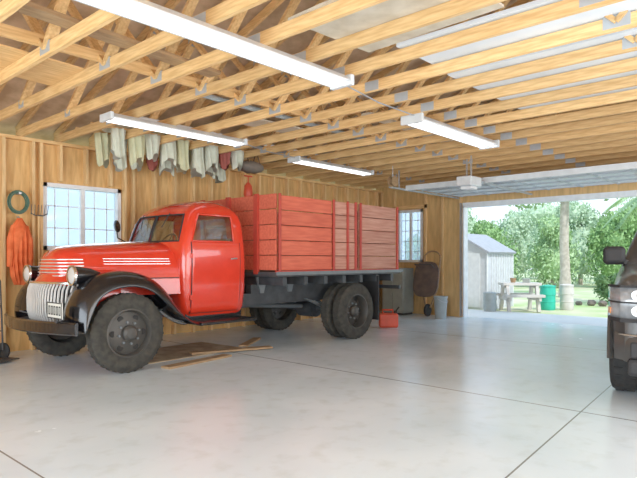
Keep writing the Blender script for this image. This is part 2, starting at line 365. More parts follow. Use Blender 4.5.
# ------------------------------------------------------------------ wheels
def wheel_parts(parent, cx, cy, cz, side, r, w, dish, tm='rubber', rm='rim', alloy=False, lugs=34, name='tire'):
    T = Matrix.Translation((cx,cy,cz)) @ Euler((R(90) if side<0 else R(-90),0,0)).to_matrix().to_4x4()  # local z -> outward
    h = w/2; ri = r*.60
    b = MB().lathe([(ri,-h*.85),(ri*1.12,-h*.97),(r*.82,-h*1.0),(r*.93,-h*.88),(r*.985,-h*.62),(r*.99,-h*.3),(r*.99,h*.3),(r*.985,h*.62),(r*.93,h*.88),(r*.82,h*1.0),(ri*1.12,h*.97),(ri,h*.85),(ri*.97,0)],48,T,cap=False)
    n=48; K=13
    b.f += [[len(b.v)-K*n+i, len(b.v)-K*n+(i+1)%n, len(b.v)-n+(i+1)%n, len(b.v)-n+i] for i in range(n)]
    for k in range(lugs):
        a = 2*math.pi*k/lugs
        for sg in (-1,1):
            aa = a + (math.pi/lugs if sg>0 else 0)
            TT = T @ Euler((0,0,aa)).to_matrix().to_4x4()
            b.box(r*.95,r*1.0,-r*.028,r*.028,sg*h*.10,sg*h*.66,TT)
    tire = b.build(name,tm,parent,smooth=True,angle=40)
    if alloy:
        MB().lathe([(ri*.99,-h*.7),(ri*.99,h*.8),(ri*.90,h*.75),(ri*.86,h*.1),(ri*.3,h*.05),(.0001,h*.05)],32,T,cap=False).build('rim',rm,tire,smooth=True)
        s = MB()
        for k in range(6):
            TT = T @ Euler((0,0,k*math.pi/3)).to_matrix().to_4x4()
            s.box(0,ri*.93,-ri*.11,ri*.11,h*.3,h*.62,TT)
        s.build('spokes',rm,tire,bevel=.01)
        MB().lathe([(ri*.3,h*.2),(ri*.3,h*.7),(ri*.2,h*.78),(.0001,h*.78)],20,T,cap=False).build('hub_cap',rm,tire,smooth=True)
    else:
        d = dish*h
        MB().lathe([(ri*1.0,-h*.8),(ri*1.03,h*.86),(ri*.96,h*.92),(ri*.90,h*.6),(ri*.88,d),(ri*.60,d+.02),(ri*.40,d+.03),(.0001,d+.03)],36,T,cap=False).build('rim',rm,tire,smooth=True)
        MB().lathe([(ri*.34,d+.02),(ri*.33,d+.075),(ri*.22,d+.10),(.0001,d+.105)],24,T,cap=False).build('hub_cap',rm,tire,smooth=True)
        for k in range(6):
            a = k*math.pi/3
            TT = T @ Matrix.Translation((ri*.68*math.cos(a),ri*.68*math.sin(a),d+.004))
            MB().lathe([(ri*.13,0),(ri*.13,.014),(.0001,.014)],14,TT,cap=False).build('vent_hole','dark',tire)
        for k in range(8):
            a = k*math.pi/4+.2
            TT = T @ Matrix.Translation((ri*.46*math.cos(a),ri*.46*math.sin(a),d+.02))
            MB().lathe([(.013,0),(.013,.03),(.0001,.03)],6,TT,cap=False).build('lug_nut','greyframe',tire)
    return tire

def ring(x0,x1,w,r,z,fr,sd,nc=4,bow=0):
    P=[]
    def arc(cx,cy,a0,a1):
        for j in range(1,nc):
            a = R(a0+(a1-a0)*j/nc); P.append((cx+r*math.cos(a),cy+r*math.sin(a),z))
    for f in fr: P.append((x0-bow*(1-(2*f-1)**2),-(w-r)+2*(w-r)*f,z))
    arc(x0+r,w-r,180,90)
    for f in sd: P.append((x0+r+(x1-x0-2*r)*f,w,z))
    arc(x1-r,w-r,90,0)
    for f in fr[::-1]: P.append((x1,-(w-r)+2*(w-r)*f,z))
    arc(x1-r,-(w-r),0,-90)
    for f in sd[::-1]: P.append((x0+r+(x1-x0-2*r)*f,-w,z))
    arc(x0+r,-(w-r),-90,-180)
    return P
def cols(fr,sd,nc=4):
    a=0; b=a+len(fr)+nc-1; c=b+len(sd)+nc-1; d=c+len(fr)+nc-1
    return a,b,c,d

# ------------------------------------------------------------------ VINTAGE TRUCK
TX, TY = 3.12, 6.4
tk = thing('vintage_truck','old red flatbed farm truck with black fenders and red wooden box','truck',(TX,TY,0))
F0,F1=.03,.83
fr=[0,.03,.25,.485,.515,.75,.97,1]; sd=[0,F0,.5,F1,1]
LV=[(.50,.84,1.74,.61,.10,.02),(.60,.80,1.76,.665,.10,.02),(.85,.78,1.77,.69,.10,.02),(1.15,.78,1.77,.70,.10,.03),(1.36,.79,1.76,.69,.09,.04),(1.43,.81,1.75,.68,.08,.06),(1.55,.845,1.745,.665,.08,.06),(1.68,.89,1.735,.645,.08,.06),(1.76,.93,1.72,.625,.09,.06),(1.82,.97,1.705,.60,.12,.06),(1.88,1.03,1.665,.55,.16,.05),(1.93,1.12,1.59,.47,.18,.03),(1.958,1.23,1.50,.34,.13,.01),(1.966,1.31,1.44,.22,.06,.0)]
rings=[ring(x0,x1,w,r,z,fr,sd,4,bow) for z,x0,x1,w,r,bow in LV]
a,b_,c_,d_=cols(fr,sd)
skip=set()
for k in (5,6,7):
    for i in (1,2,4,5): skip.add((k,a+i))
    for i in (1,2): skip.add((k,b_+i)); skip.add((k,d_+i))
    for i in (2,3,4): skip.add((k,c_+i))
cab = MB().loft(rings,True,True,False,skip).build('cab','red',tk,smooth=True,angle=60)
ZW=(1.43,1.55,1.68,1.76)
def lvl(z):
    for A,B in zip(LV,LV[1:]):
        if A[0]<=z<=B[0]:
            t=(z-A[0])/(B[0]-A[0]); return [A[i]+(B[i]-A[i])*t for i in range(6)]
    return list(LV[0] if z<LV[0][0] else LV[-1])
def g_front(f0,f1,name):
    b=MB(); rr=[]
    for z in ZW:
        _,x0,x1,w,r,bow=lvl(z); row=[]
        for f in [f0+(f1-f0)*k/4 for k in range(5)]:
            row.append((x0-bow*(1-(2*f-1)**2)+.008,-(w-r)+2*(w-r)*f,z))
        rr.append(row)
    g=b.loft(rr,False,False).build(name,'cabglass',tk,smooth=True)
    loop=[rr[0][k] for k in range(5)]+[rr[j][4] for j in (1,2)]+[rr[3][k] for k in range(4,-1,-1)]+[rr[2][0],rr[1][0]]
    MB().tube([(p[0]-.01,p[1],p[2]) for p in loop],.011,6,True).build('rubber_seal','plastic',g,smooth=True)
g_front(.03,.485,'windshield'); g_front(.515,.97,'windshield')
rr=[]
for z in ZW:
    _,x0,x1,w,r,bow=lvl(z); rr.append([(x1-.008,-(w-r)+2*(w-r)*f,z) for f in (.25,.5,.75)])
MB().loft(rr,False,False).build('rear_window','cabglass',tk)
for sg in (-1,1):
    rr=[]
    for z in (.56,.60,.7,.85,1.0,1.15,1.28,1.36,1.42):
        L=lvl(z); rr.append([(xx,sg*(L[3]+.007),z) for xx in (.90,.93,1.2,1.45,1.60,1.63)])
    dn=MB().loft(rr,False,False).build('cab_door','red',tk,smooth=True,solid=.012,bevel=.004)
    sm=[]
    for z in (.56,.7,.85,1.0,1.15,1.28,1.36,1.42): sm.append((.895,sg*(lvl(z)[3]+.004),z))
    s2=[(1.635,p[1],p[2]) for p in sm][::-1]
    MB().tube(sm,.006,5).tube(s2,.006,5).tube([sm[0],(1.3,sm[0][1],.555),s2[-1]],.006,5).build('door_seam','dark',dn)
    MB().tube([(1.54,sg*.69,1.22),(1.54,sg*.75,1.22),(1.44,sg*.75,1.215)],.011,8).build('door_handle','chrome',dn,smooth=True)
    for hz in (.75,1.25): MB().box(.87,.91,sg*.695-.014,sg*.695+.014,hz-.03,hz+.03).build('hinge','red',dn,bevel=.005)
    rr=[]
    for z in ZW:
        _,x0,x1,w,r,bow=lvl(z); X0=x0+r; XX=x1-x0-2*r
        rr.append([(X0+XX*f,sg*(w-.008),z) for f in (F0,.5,F1)])
    g=MB().loft(rr,False,False).build('side_window','cabglass',tk)
    loop=[rr[0][0],rr[0][1],rr[0][2],rr[1][2],rr[2][2],rr[3][2],rr[3][1],rr[3][0],rr[2][0],rr[1][0]]
    MB().tube([(p[0],p[1]+sg*.012,p[2]) for p in loop],.012,6,True).build('window_frame','red',g,smooth=True)
for sg in (-1,1): MB().tube([(.85,sg*.3,1.78),(.77,sg*.24,1.6)],.006,5).build('wiper','plastic',tk)
MB().box(1.33,1.64,-.55,.55,.95,1.12).box(1.56,1.69,-.55,.55,1.1,1.48).build('seat','leather',tk,bevel=.04)
T=Matrix.Translation((1.18,.3,1.38))@Euler((0,R(-60),0)).to_matrix().to_4x4()
cpts=[T@Vector((.2*math.cos(q*math.pi/10),.2*math.sin(q*math.pi/10),0)) for q in range(20)]
MB().tube(cpts,.012,6,True).tube([T@Vector((-.2,0,0)),T@Vector((.2,0,0))],.009,5).tube([T@Vector((0,0,0)),(.98,.3,1.15)],.015,6).build('steering_wheel','plastic',tk,smooth=True)
MB().box(.9,1.0,-.58,.58,1.15,1.38).build('dashboard','plastic',tk,bevel=.03)
# hood and nose
HS=[(-.525,.10,1.02,1.16),(-.515,.20,.98,1.235),(-.48,.28,.94,1.29),(-.41,.345,.90,1.33),(-.30,.385,.86,1.352),(-.15,.415,.83,1.368),(.1,.45,.80,1.385),(.45,.52,.80,1.41),(.80,.62,.80,1.43)]
def hpt(w,zb,zt,t):
    c,s=math.cos(t),math.sin(t); return (w*(abs(c)**.68)*(1 if c>=0 else -1), zb+(zt-zb)*(abs(s)**.78))
rings=[[(x,)+hpt(w,zb,zt,math.pi*k/32) for k in range(33)] for x,w,zb,zt in HS]
hood=MB().loft(rings,True,True).build('hood','red',tk,smooth=True,angle=60)
def hood_y(x,z):
    for A,B in zip(HS,HS[1:]):
        if A[0]<=x<=B[0]:
            t=(x-A[0])/(B[0]-A[0]); w,zb,zt=[A[i]+(B[i]-A[i])*t for i in (1,2,3)]; break
    else: w,zb,zt=HS[0][1:]
    q=min(.999,max(0,(z-zb)/(zt-zb)))**(1/.78); return w*(math.sqrt(1-q*q)**.68)
for sg in (-1,1):
    for z in (1.155,1.185,1.215):
        MB().tube([(x,sg*(hood_y(x,z)+.0),z) for x in (-.05,.1,.3,.5,.70)],.0032,6).build('hood_strip','chrome',hood,smooth=True)
    MB().tube([(x,sg*(hood_y(x,.99)+.003),.99) for x in (-.2,0,.3,.6,.78)],.006,6).build('hood_seam','dark',hood)
MB().tube([(x,0,z) for x,z in ((-.52,1.24),(-.48,1.295),(-.41,1.335),(-.30,1.357),(-.15,1.373),(.1,1.39),(.45,1.415),(.80,1.435))],.007,6).build('hood_trim','chrome',hood,smooth=True)
for k,z in enumerate((1.03,1.065,1.10,1.135,1.17,1.205)):
    xs_=(-.26,-.33,-.39,-.44,-.485,-.51)
    pts=[(x-.006,-(hood_y(x,z)+.005),z) for x in xs_]+[(-.535+max(0,z-1.15)*.35,0,z)]+[(x-.006,(hood_y(x,z)+.005),z) for x in xs_[::-1]]
    MB().tube(pts,.007,6).build('grille_bar','cream',tk,smooth=True)
# lower grille shell
GX,GW=-.61,.64
def gx(y,hw,xf): return xf+.30*(min(1,abs(y)/hw))**2.4
rings=[]
for z,hw,xf in ((.48,.52,-.52),(.54,.61,-.59),(.75,.64,-.61),(.90,.635,-.60),(.97,.60,-.58),(1.03,.52,-.55),(1.09,.42,-.50)):
    rg=[(gx(-hw+2*hw*k/20,hw,xf),-hw+2*hw*k/20,z) for k in range(21)]+[(.02,hw,z),(.02,-hw,z)]
    rings.append(rg)
sh=MB().loft(rings,True,True).build('grille_shell','red',tk,smooth=True,angle=60)
rr=[]
for z in (.56,.75,.93):
    rr.append([(gx(-.59+1.18*k/20,GW,GX)-.008,-.59+1.18*k/20,z) for k in range(21)])
MB().loft(rr,False,False).build('grille_backing','dark',sh)
for k in range(31):
    y=-.585+1.17*k/30; x=gx(y,GW,GX)-.024
    MB().tube([(x+.017,y,.55),(x-.010,y,.64),(x-.014,y,.78),(x-.004,y,.88),(x+.025,y,.955)],.0115,6).build('grille_bar','cream',sh,smooth=True)
for zz,off in ((.955,.004),(.55,.006)): MB().tube([(gx(-.59+1.18*k/20,GW,GX)-.012+off,-.59+1.18*k/20,zz) for k in range(21)],.014,6).build('grille_trim','chrome',sh,smooth=True)
# fenders: full crowned section swept over the wheel
FP=[(-.53,.46),(-.54,.58),(-.52,.72),(-.46,.85),(-.35,.95),(-.20,1.01),(-.02,1.03),(.16,1.01),(.33,.935),(.46,.82),(.57,.68),(.67,.56),(.80,.475),(.92,.455)]
def fender(sg):
    rings=[]
    for i,(x,z) in enumerate(FP):
        A=FP[max(0,i-1)]; B=FP[min(len(FP)-1,i+1)]
        dx,dz=B[0]-A[0],B[1]-A[1]; l=math.hypot(dx,dz); nx,nz=-dz/l,dx/l
        k = 1 if 2<=i<=9 else (.7 if i in(1,10) else .3)
        inner=.40 if i<10 else .40+.20*(i-9)/4
        sec=[(inner,-.05),(.47,.01*k),(.56,.045*k),(.66,.06*k),(.75,.05*k),(.825,.02*k),(.875,-.03*k),(.90,-.075*k),(.905,-.11*k)]
        sec=[(max(y,inner),o) for y,o in sec]
        rings.append([(x+nx*o,sg*y,z+nz*o) for y,o in sec])
    o=MB().loft(rings,False,False).build('fender','black',tk,smooth=True,solid=.012,angle=80)
    q=o.modifiers.new('sub','SUBSURF'); q.levels=1; q.render_levels=2
for sg in (-1,1): fender(sg)
for sg in (-1,1):
    MB().box(.88,1.74,min(sg*.60,sg*.92),max(sg*.60,sg*.92),.43,.47).build('running_board','black',tk,bevel=.015)
    MB().box(.86,1.72,min(sg*.60,sg*.62),max(sg*.60,sg*.62),.44,.60).build('splash_apron','black',tk)
    T=Matrix.Translation((-.44,sg*.58,1.04))@Euler((0,R(-90),0)).to_matrix().to_4x4()
    hl=MB().lathe([(.0001,-.28),(.035,-.24),(.075,-.13),(.095,-.0),(.10,.05),(.09,.055)],28,T,cap=False).build('headlight','black',tk,smooth=True,angle=60)
    MB().lathe([(.103,.04),(.109,.05),(.103,.068),(.089,.068)],28,T,cap=False).build('headlight_ring','chrome',hl,smooth=True)
    MB().lathe([(.091,.055),(.065,.075),(.03,.083),(.0001,.085)],28,T,cap=False).build('headlight_lens','lens',hl,smooth=True)
    MB().bar((-.40,sg*.58,.90),(-.39,sg*.58,1.0),.07,.14).build('headlight_stand','black',hl,bevel=.02)
# bumper
rings=[]
for k in range(17):
    y=-.92+1.84*k/16; x=-.80+.20*(abs(y)/.92)**2
    rings.append([(x,y,.455),(x-.02,y,.47),(x-.02,y,.57),(x,y,.585),(x+.012,y,.585),(x+.012,y,.455)])
bp=MB().loft(rings,True,True).build('bumper','black',tk,smooth=True)
for sg in (-1,1): MB().bar((-.76,sg*.36,.5),(-.3,sg*.40,.55),.05,.08).build('bumper_bracket','frame',bp)
# number plate on a bracket at the near end of the bumper
PY0,PY1,PZ0,PZ1=-.84,-.50,.62,.78
pl=MB().box(-.710,-.702,PY0,PY1,PZ0,PZ1).build('number_plate','plate_light',tk)
MB().box(-.713,-.710,PY0,PY1,PZ0,PZ0+.01).box(-.713,-.710,PY0,PY1,PZ1-.01,PZ1).box(-.713,-.710,PY0,PY0+.01,PZ0,PZ1).box(-.713,-.710,PY1-.01,PY1,PZ0,PZ1).build('plate_border','dark',pl)
for k in range(5):
    y=PY0+.03+k*.059
    MB().box(-.713,-.710,y,y+.010,.655,.745).box(-.713,-.710,y+.028,y+.038,.655,.745).box(-.713,-.710,y,y+.038,.655,.667).box(-.713,-.710,y,y+.038,.733,.745).build('plate_character','dark',pl)
MB().bar((-.698,-.67,.56),(-.698,-.67,.75),.05,.01,up=(1,0,0)).build('plate_bracket','frame',pl)
MB().tube([(.84,.67,1.42),(.78,.85,1.50),(.78,.88,1.60)],.009,6).build('mirror_arm','black',tk,smooth=True)
T=Matrix.Translation((.78,.88,1.66))@Euler((0,R(80),0)).to_matrix().to_4x4()
MB().lathe([(.0001,-.025),(.05,-.02),(.085,0),(.085,.008),(.0001,.008)],20,T,cap=False).build('mirror','black',tk,smooth=True)
# chassis
for sg in (-1,1):
    MB().box(-.45,4.8,sg*.42-.035,sg*.42+.035,.58,.74).build('frame_rail','frame',tk)
    for ax in (0,3.67):
        pts=[(ax-.6,sg*.5,.62),(ax-.3,sg*.5,.50),(ax,sg*.5,.46),(ax+.3,sg*.5,.50),(ax+.6,sg*.5,.62)]
        lf=MB()
        for q in range(5):
            kk=1-q*.15
            P2=[(ax+(p[0]-ax)*kk,p[1],p[2]-q*.014-(1-kk)*.05*abs(p[0]-ax)) for p in pts]
            for A,B in zip(P2,P2[1:]): lf.bar(A,B,.06,.012)
        lf.build('leaf_spring','greyframe',tk)
    for x in (2.2,2.75,4.5):
        MB().prism([(x-.03,.74),(x+.03,.74),(x+.10,.97),(x-.10,.97)],min(sg*.47,sg*.50),max(sg*.47,sg*.50)).build('bed_bracket','greyframe',tk)
for xx in (-.3,1.2,2.4,3.3,4.4): MB().box(xx-.04,xx+.04,-.42,.42,.6,.72).build('crossmember','frame',tk)
MB().tube([(0,-.72,.43),(0,-.4,.36),(0,.4,.36),(0,.72,.43)],.035,8).build('front_axle','frame',tk,smooth=True)
MB().tube([(3.67,-.9,.43),(3.67,-.2,.43),(3.67,-.17,.43),(3.67,.17,.43),(3.67,.2,.43),(3.67,.9,.43)],[.05,.06,.15,.15,.06,.05],14).build('rear_axle','frame',tk,smooth=True)
MB().tube([(1.2,0,.62),(3.5,0,.46)],.035,10).build('drive_shaft','greyframe',tk,smooth=True)
MB().box(.1,.8,-.25,.25,.45,.85).box(.7,1.35,-.15,.15,.48,.75).build('engine','greyframe',tk,bevel=.04)
MB().tube([(.6,.3,.5),(2.0,.3,.48),(2.9,.35,.5),(4.7,.5,.55)],.025,8).build('exhaust_pipe','greyframe',tk,smooth=True)
for sg in (-1,1):
    wheel_parts(tk,0,sg*.78,.425,sg,.425,.17,.25,'rubber_old','rim')
    wheel_parts(tk,3.67,sg*.94,.425,sg,.425,.18,-.5,'rubber_old','rim')
    wheel_parts(tk,3.67,sg*.70,.425,sg,.425,.18,.3,'rubber_old','rim')
# bed
BX0,BX1,BY=2.02,4.76,1.0
for k in range(7):
    x=BX0+.15+k*.41; MB().box(x-.035,x+.035,-BY+.02,BY-.02,.86,.97).build('bed_crossbeam','frame',tk)
for sg in (-1,1): MB().box(BX0,BX1,sg*.42-.05,sg*.42+.05,.74,.86).build('bed_sill','frame',tk)
MB().box(BX0-.02,BX1+.05,-BY-.02,BY+.02,.98,1.04).build('bed_deck','frame',tk)
for sg in (-1,1): MB().box(BX0-.05,BX1+.10,sg*(BY+.0275)-.0075,sg*(BY+.0275)+.0075,1.0,1.045).build('rub_rail','greyframe',tk)
def boards(x0,x1,y,z0,z1,n,m,name,axis='x'):
    h=(z1-z0)/n; b=MB()
    for k in range(n):
        g=.010; j=random.uniform(-.003,.003)
        if axis=='x': b.box(x0,x1,y-.016+j,y+.016+j,z0+k*h+g/2,z0+(k+1)*h-g/2)
        else: b.box(y-.016+j,y+.016+j,x0,x1,z0+k*h+g/2,z0+(k+1)*h-g/2)
    return b.build(name,m,tk,bevel=.004,seg=1)
Z0,Z1=1.06,2.06
for sg in (-1,1):
    y=sg*(BY-.02)
    boards(BX0+.06,3.10,y,Z0,Z1,5,'redwood','side_boards'); boards(3.16,3.66,y,Z0,Z1,5,'oldwood','side_boards'); boards(3.74,BX1-.04,y,Z0,Z1,5,'oldwood','side_boards')
    MB().box(BX0,BX1,y-.03,y+.03,Z0-.02,Z0).build('bottom_rail','redpost',tk)
    for x in (BX0+.03,3.13,3.45,3.64,3.76,BX1-.02):
        MB().box(x-.02,x+.02,y+min(sg*.018,sg*.042),y+max(sg*.018,sg*.042),Z0-.06,Z1+.015).build('stake','redpost',tk,bevel=.004)
boards(-BY+.04,BY-.04,BX0+.02,Z0,Z1+.02,5,'redwood','headboard','y')
for y in (-.6,0,.6): MB().box(BX0-.035,BX0,y-.04,y+.04,Z0-.05,Z1+.03).build('headboard_stake','redpost',tk)
boards(-BY+.04,BY-.04,BX1-.03,Z0,Z1,5,'oldwood','tailgate','y')
MB().box(4.80,4.85,-1.0,1.0,.72,.78).build('rear_bar','frame',tk)
for sg in (-1,1):
    MB().box(4.20,4.22,sg*.82-.2,sg*.82+.2,.25,.95).build('mud_flap','plastic',tk)

# ------------------------------------------------------------------ MODERN PICKUP
pk = thing('pickup','dark grey modern pickup at the right edge, nose into the garage','pickup',(5.96,.64,0),R(12))
ST=[(-.80,.74,.42,1.0,.12),(-.77,.80,.38,1.05,.15),(-.66,.87,.36,1.08,.18),(-.4,.91,.36,1.10,.19),(.3,.93,.36,1.12,.17),(.95,.93,.36,1.15,.12),(1.2,.93,.34,1.16,.10),(3.0,.93,.34,1.16,.10),(4.5,.93,.36,1.16,.10),(4.56,.90,.40,1.12,.10)]
def sec(x,w,z0,z1,r):
    P=[]
    for cy,cz,a0 in ((w-r,z1-r,0),(-(w-r),z1-r,90),(-(w-r*.6),z0+r*.6,180),(w-r*.6,z0+r*.6,270)):
        rr_=r if a0<180 else r*.6
        for j in range(5):
            a=R(a0+90*j/4); P.append((x,cy+rr_*math.cos(a),cz+rr_*math.sin(a)))
    return P
body=MB().loft([sec(*s) for s in ST],True,True).build('body','bronze',None)
WB=3.3
cut=[]
for ax in (0,WB):
    for sg in (-1,1):
        T=Matrix.Translation((ax,sg*.9,.40))@Euler((R(90),0,0)).to_matrix().to_4x4()
        cut.append(MB().lathe([(.46,-.28),(.46,.28)],32,T))
cut.append(MB().box(2.75,4.45,-.80,.80,.72,1.4))
bool_cut(body,cut)
for p in body.data.polygons: p.use_smooth=True
body.data.set_sharp_from_angle(angle=R(30)); body.parent=pk
if not body.data.materials: body.data.materials.append(M['bronze'])
fr2=[0,.04,.5,.96,1]; sd2=[0,.03,.47,.50,.97,1]
L2=[(1.12,1.02,2.72,.90,.10,.03),(1.18,1.05,2.72,.89,.10,.04),(1.24,1.12,2.71,.87,.10,.05),(1.56,1.62,2.64,.76,.12,.04),(1.62,1.76,2.58,.72,.14,.03),(1.66,1.95,2.45,.6,.14,.0)]
a2,b2,c2,d2=cols(fr2,sd2); sk=set()
for i in (1,2): sk.add((2,a2+i)); sk.add((2,c2+i))
for i in (1,3): sk.add((2,b2+i))
for i in (1,3): sk.add((2,d2+i))
rg=[ring(x0,x1,w,r,z,fr2,sd2,4,bow) for z,x0,x1,w,r,bow in L2]
gh=MB().loft(rg,True,True,False,sk).build('cab','bronze',pk,smooth=True,angle=40)
def quad_from(k0,k1,i0,i1,name):
    A=[rg[k0][i] for i in range(i0,i1+1)]; B=[rg[k1][i] for i in range(i0,i1+1)]
    c=Vector((1.9,0,1.4))
    sh_=lambda p: tuple(Vector(p)+(c-Vector(p)).normalized()*.01)
    MB().loft([[sh_(p) for p in A],[sh_(p) for p in B]],False,False).build(name,'tint',pk)
quad_from(2,3,a2+1,a2+3,'windshield'); quad_from(2,3,c2+1,c2+3,'rear_window')
for q in (b2,d2): quad_from(2,3,q+1,q+2,'side_window'); quad_from(2,3,q+3,q+4,'side_window')
rings=[]
for k in range(21):
    y=-.88+1.76*k/20; x=-.89+.20*(abs(y)/.88)**5
    rings.append([(x+.02,y,.39),(x,y,.42),(x-.005,y,.50),(x,y,.58),(x+.03,y,.61),(x+.12,y,.61),(x+.12,y,.39)])
MB().loft(rings,True,True).build('bumper','bronze',pk,smooth=True)
MB().box(-.85,-.7,-.78,.78,.28,.42).build('valance','plastic',pk,bevel=.03)
MB().tube([(-.893+.20*(abs(y)/.88)**5,y,.60) for y in [-.84+1.68*k/16 for k in range(17)]],.010,6).build('bumper_trim','chrome',pk,smooth=True)
g=MB().box(-.825,-.79,-.54,.54,.64,.98).build('grille','plastic',pk,bevel=.02)
for z in (.72,.81,.90): MB().box(-.85,-.82,-.52,.52,z-.018,z+.018).build('grille_bar','chrome',g,bevel=.006)
for sg in (-1,1): MB().box(-.852,-.82,sg*.53-.015,sg*.53+.015,.65,.98).build('grille_surround','chrome',g,bevel=.006)
for sg in (-1,1):
    poly=[(-.845,.55),(-.835,.70),(-.79,.82),(-.66,.895),(-.56,.915)]
    def strip(z0,z1,off,name,m,th,pp=poly):
        return MB().loft([[(x-off,sg*(y+off*.4),z) for x,y in pp] for z in (z0,z1)],False,False).build(name,m,h,solid=th)
    rr=[[(x,sg*y,z) for x,y in poly] for z in (.73,.86,.99)]
    h=MB().loft(rr,False,False).build('headlight','clearlens',pk,solid=.03,smooth=True)
    strip(.855,.868,.018,'headlight_divider','plastic',.012); strip(.98,1.0,.018,'headlight_brow','plastic',.015); strip(.705,.735,.018,'headlight_surround','plastic',.015)
    strip(.76,.81,.012,'turn_signal','amber',.024,poly[3:])
    for z in (.795,.92):
        for yy in (.61,.71):
            T=Matrix.Translation((-.853 if yy<.65 else -.845,sg*yy,z))@Euler((0,R(-90),0)).to_matrix().to_4x4()
            MB().lathe([(.036,-.01),(.042,.008),(.034,.01),(.016,.004),(.0001,.012)],20,T,cap=False).build('projector_lamp','lens',h,smooth=True)
    MB().box(-.895,-.86,sg*.66-.10,sg*.66+.10,.43,.555).build('fog_light_bezel','plastic',pk,bevel=.015)
    T=Matrix.Translation((-.898,sg*.66,.495))@Euler((0,R(-90),0)).to_matrix().to_4x4()
    MB().lathe([(.042,-.01),(.042,.006),(.0001,.012)],20,T,cap=False).build('fog_light','lens',pk,smooth=True)
    m=MB().obox((1.02,sg*.965,1.25),(.10,.22,.20),(0,0,sg*.15)).build('mirror','plastic',pk,bevel=.06,seg=5,smooth=True)
    MB().bar((1.1,sg*.84,1.17),(1.05,sg*.93,1.2),.06,.05).build('mirror_arm','plastic',m)
    for ax in (0,WB):
        pts=[(ax+.475*math.cos(R(t)),sg*.925,.40+.475*math.sin(R(t))) for t in range(-5,186,10)]
        MB().tube(pts,.025,6).build('arch_trim','bronze',pk,smooth=True)
        wheel_parts(pk,ax,sg*.82,.37,sg,.37,.24,.2,'rubber','alloy',alloy=True,lugs=30)
    for x0 in (1.25,2.05): MB().box(x0,x0+.12,sg*.935-.012,sg*.935+.012,.98,1.0).build('door_handle','bronze',pk,bevel=.005)
    MB().box(4.5,4.575,sg*.82-.05,sg*.82+.05,.78,1.08).build('tail_light','can',pk)
    MB().box(.7,2.7,sg*.82-.06,sg*.82+.06,.27,.31).build('side_step','plastic',pk,bevel=.01)
MB().box(-.5,4.4,-.45,.45,.32,.45).build('chassis','frame',pk)
for ax in (0,WB): MB().tube([(ax,-.72,.37),(ax,.72,.37)],.04,8).build('axle','frame',pk)
MB().box(4.52,4.68,-.85,.85,.42,.56).build('rear_bumper','alloy',pk,bevel=.02)

# ------------------------------------------------------------------ interior clutter
b=MB()
for k in range(5):
    r=.105+.012*(k%3); b.tube([(r*math.cos(q*math.pi/12),-.02-.018*k,r*1.15*math.sin(q*math.pi/12)) for q in range(24)],.009,6,True)
t=thing('hose_coil','coiled dark green hose hanging on the back wall above red overalls','hose',(2.84,YB-.1,1.95))
b.build('coil','hose',t,smooth=True); MB().box(-.015,.015,-.12,.01,.10,.125).build('peg','steel',t)
t=thing('hanging_overalls','orange-red overalls hanging on the back wall under the hose coil','overalls',(2.84,YB-.2,.88))
rings=[]
for z,w,d,cx in ((.0,.09,.05,.03),(.12,.12,.06,.02),(.3,.12,.06,.0),(.5,.12,.065,.0),(.64,.11,.07,.0),(.74,.10,.06,.0),(.82,.05,.05,.0),(.86,.03,.03,0)):
    rings.append([(cx+w*math.cos(2*math.pi*k/28)*(1+.10*math.sin(5*k)),d*math.sin(2*math.pi*k/28)*(1+.35*math.sin(3*k+z*4)),z) for k in range(28)])
MB().loft(rings).build('garment_body','fabric_red',t,smooth=True,angle=80)
for s in (-1,1): MB().tube([(s*.07,0,.76),(s*.115,-.01,.58),(s*.12,-.02,.35),(s*.12,0,.24)],[.035,.045,.042,.036],10).build('sleeve','fabric_red',t,smooth=True)
MB().tube([(0,0,.85),(0,.04,.88),(0,.1,.88)],.008,6).build('hook','steel',t)
def tool(x,lab,head):
    t=thing(head,lab,'garden tool',(x,YB-.16,0))
    MB().tube([(0,0,.0),(0,.02,1.8)],.012,8).build('handle','pine_z',t,smooth=True)
    if head=='shovel':
        MB().lathe([(.0001,-.008),(.09,-.006),(.10,.006),(.0001,.008)],16,Matrix.Translation((0,-.02,.15))@Euler((R(90),0,0)).to_matrix().to_4x4()@Matrix.Diagonal((1,1.5,1,1)),cap=False).build('blade','steel',t,smooth=True)
    else:
        h=MB().tube([(-.11,0,1.82),(-.05,0,1.79),(.05,0,1.79),(.11,0,1.82)],.007,6)
        for k in range(6): h.tube([(-.10+k*.04,0,1.80),(-.11+k*.044,-.03,1.93)],.004,5)
        h.build('rake_head','frame',t,smooth=True)
tool(3.10,'rake leaning tines-up beside the left window','rake')
tool(2.48,'long handled shovel leaning at the far left of the back wall','shovel')
t=thing('hand_truck','black hand truck with small wheels standing at the left edge','hand truck',(2.38,7.35,0),R(25))
f=MB()
for s in (-1,1): f.tube([(s*.14,0,.12),(s*.14,.04,.95),(s*.11,.10,1.05)],.010,8)
f.tube([(-.11,.10,1.05),(.11,.10,1.05)],.010,8)
for z in (.35,.65): f.tube([(-.14,.02,z),(.14,.02,z)],.008,6)
f.tube([(-.2,.05,.10),(.2,.05,.10)],.010,6)
f.build('frame','frame',t,smooth=True); MB().box(-.17,.17,-.22,0,.02,.032).build('toe_plate','frame',t)
for s in (-1,1): MB().lathe([(.03,-.02),(.08,-.02),(.10,-.010),(.10,.010),(.08,.02),(.03,.02)],24,Matrix.Translation((s*.19,.05,.10))@Euler((0,R(90),0)).to_matrix().to_4x4()).build('wheel','rubber',t,smooth=True)
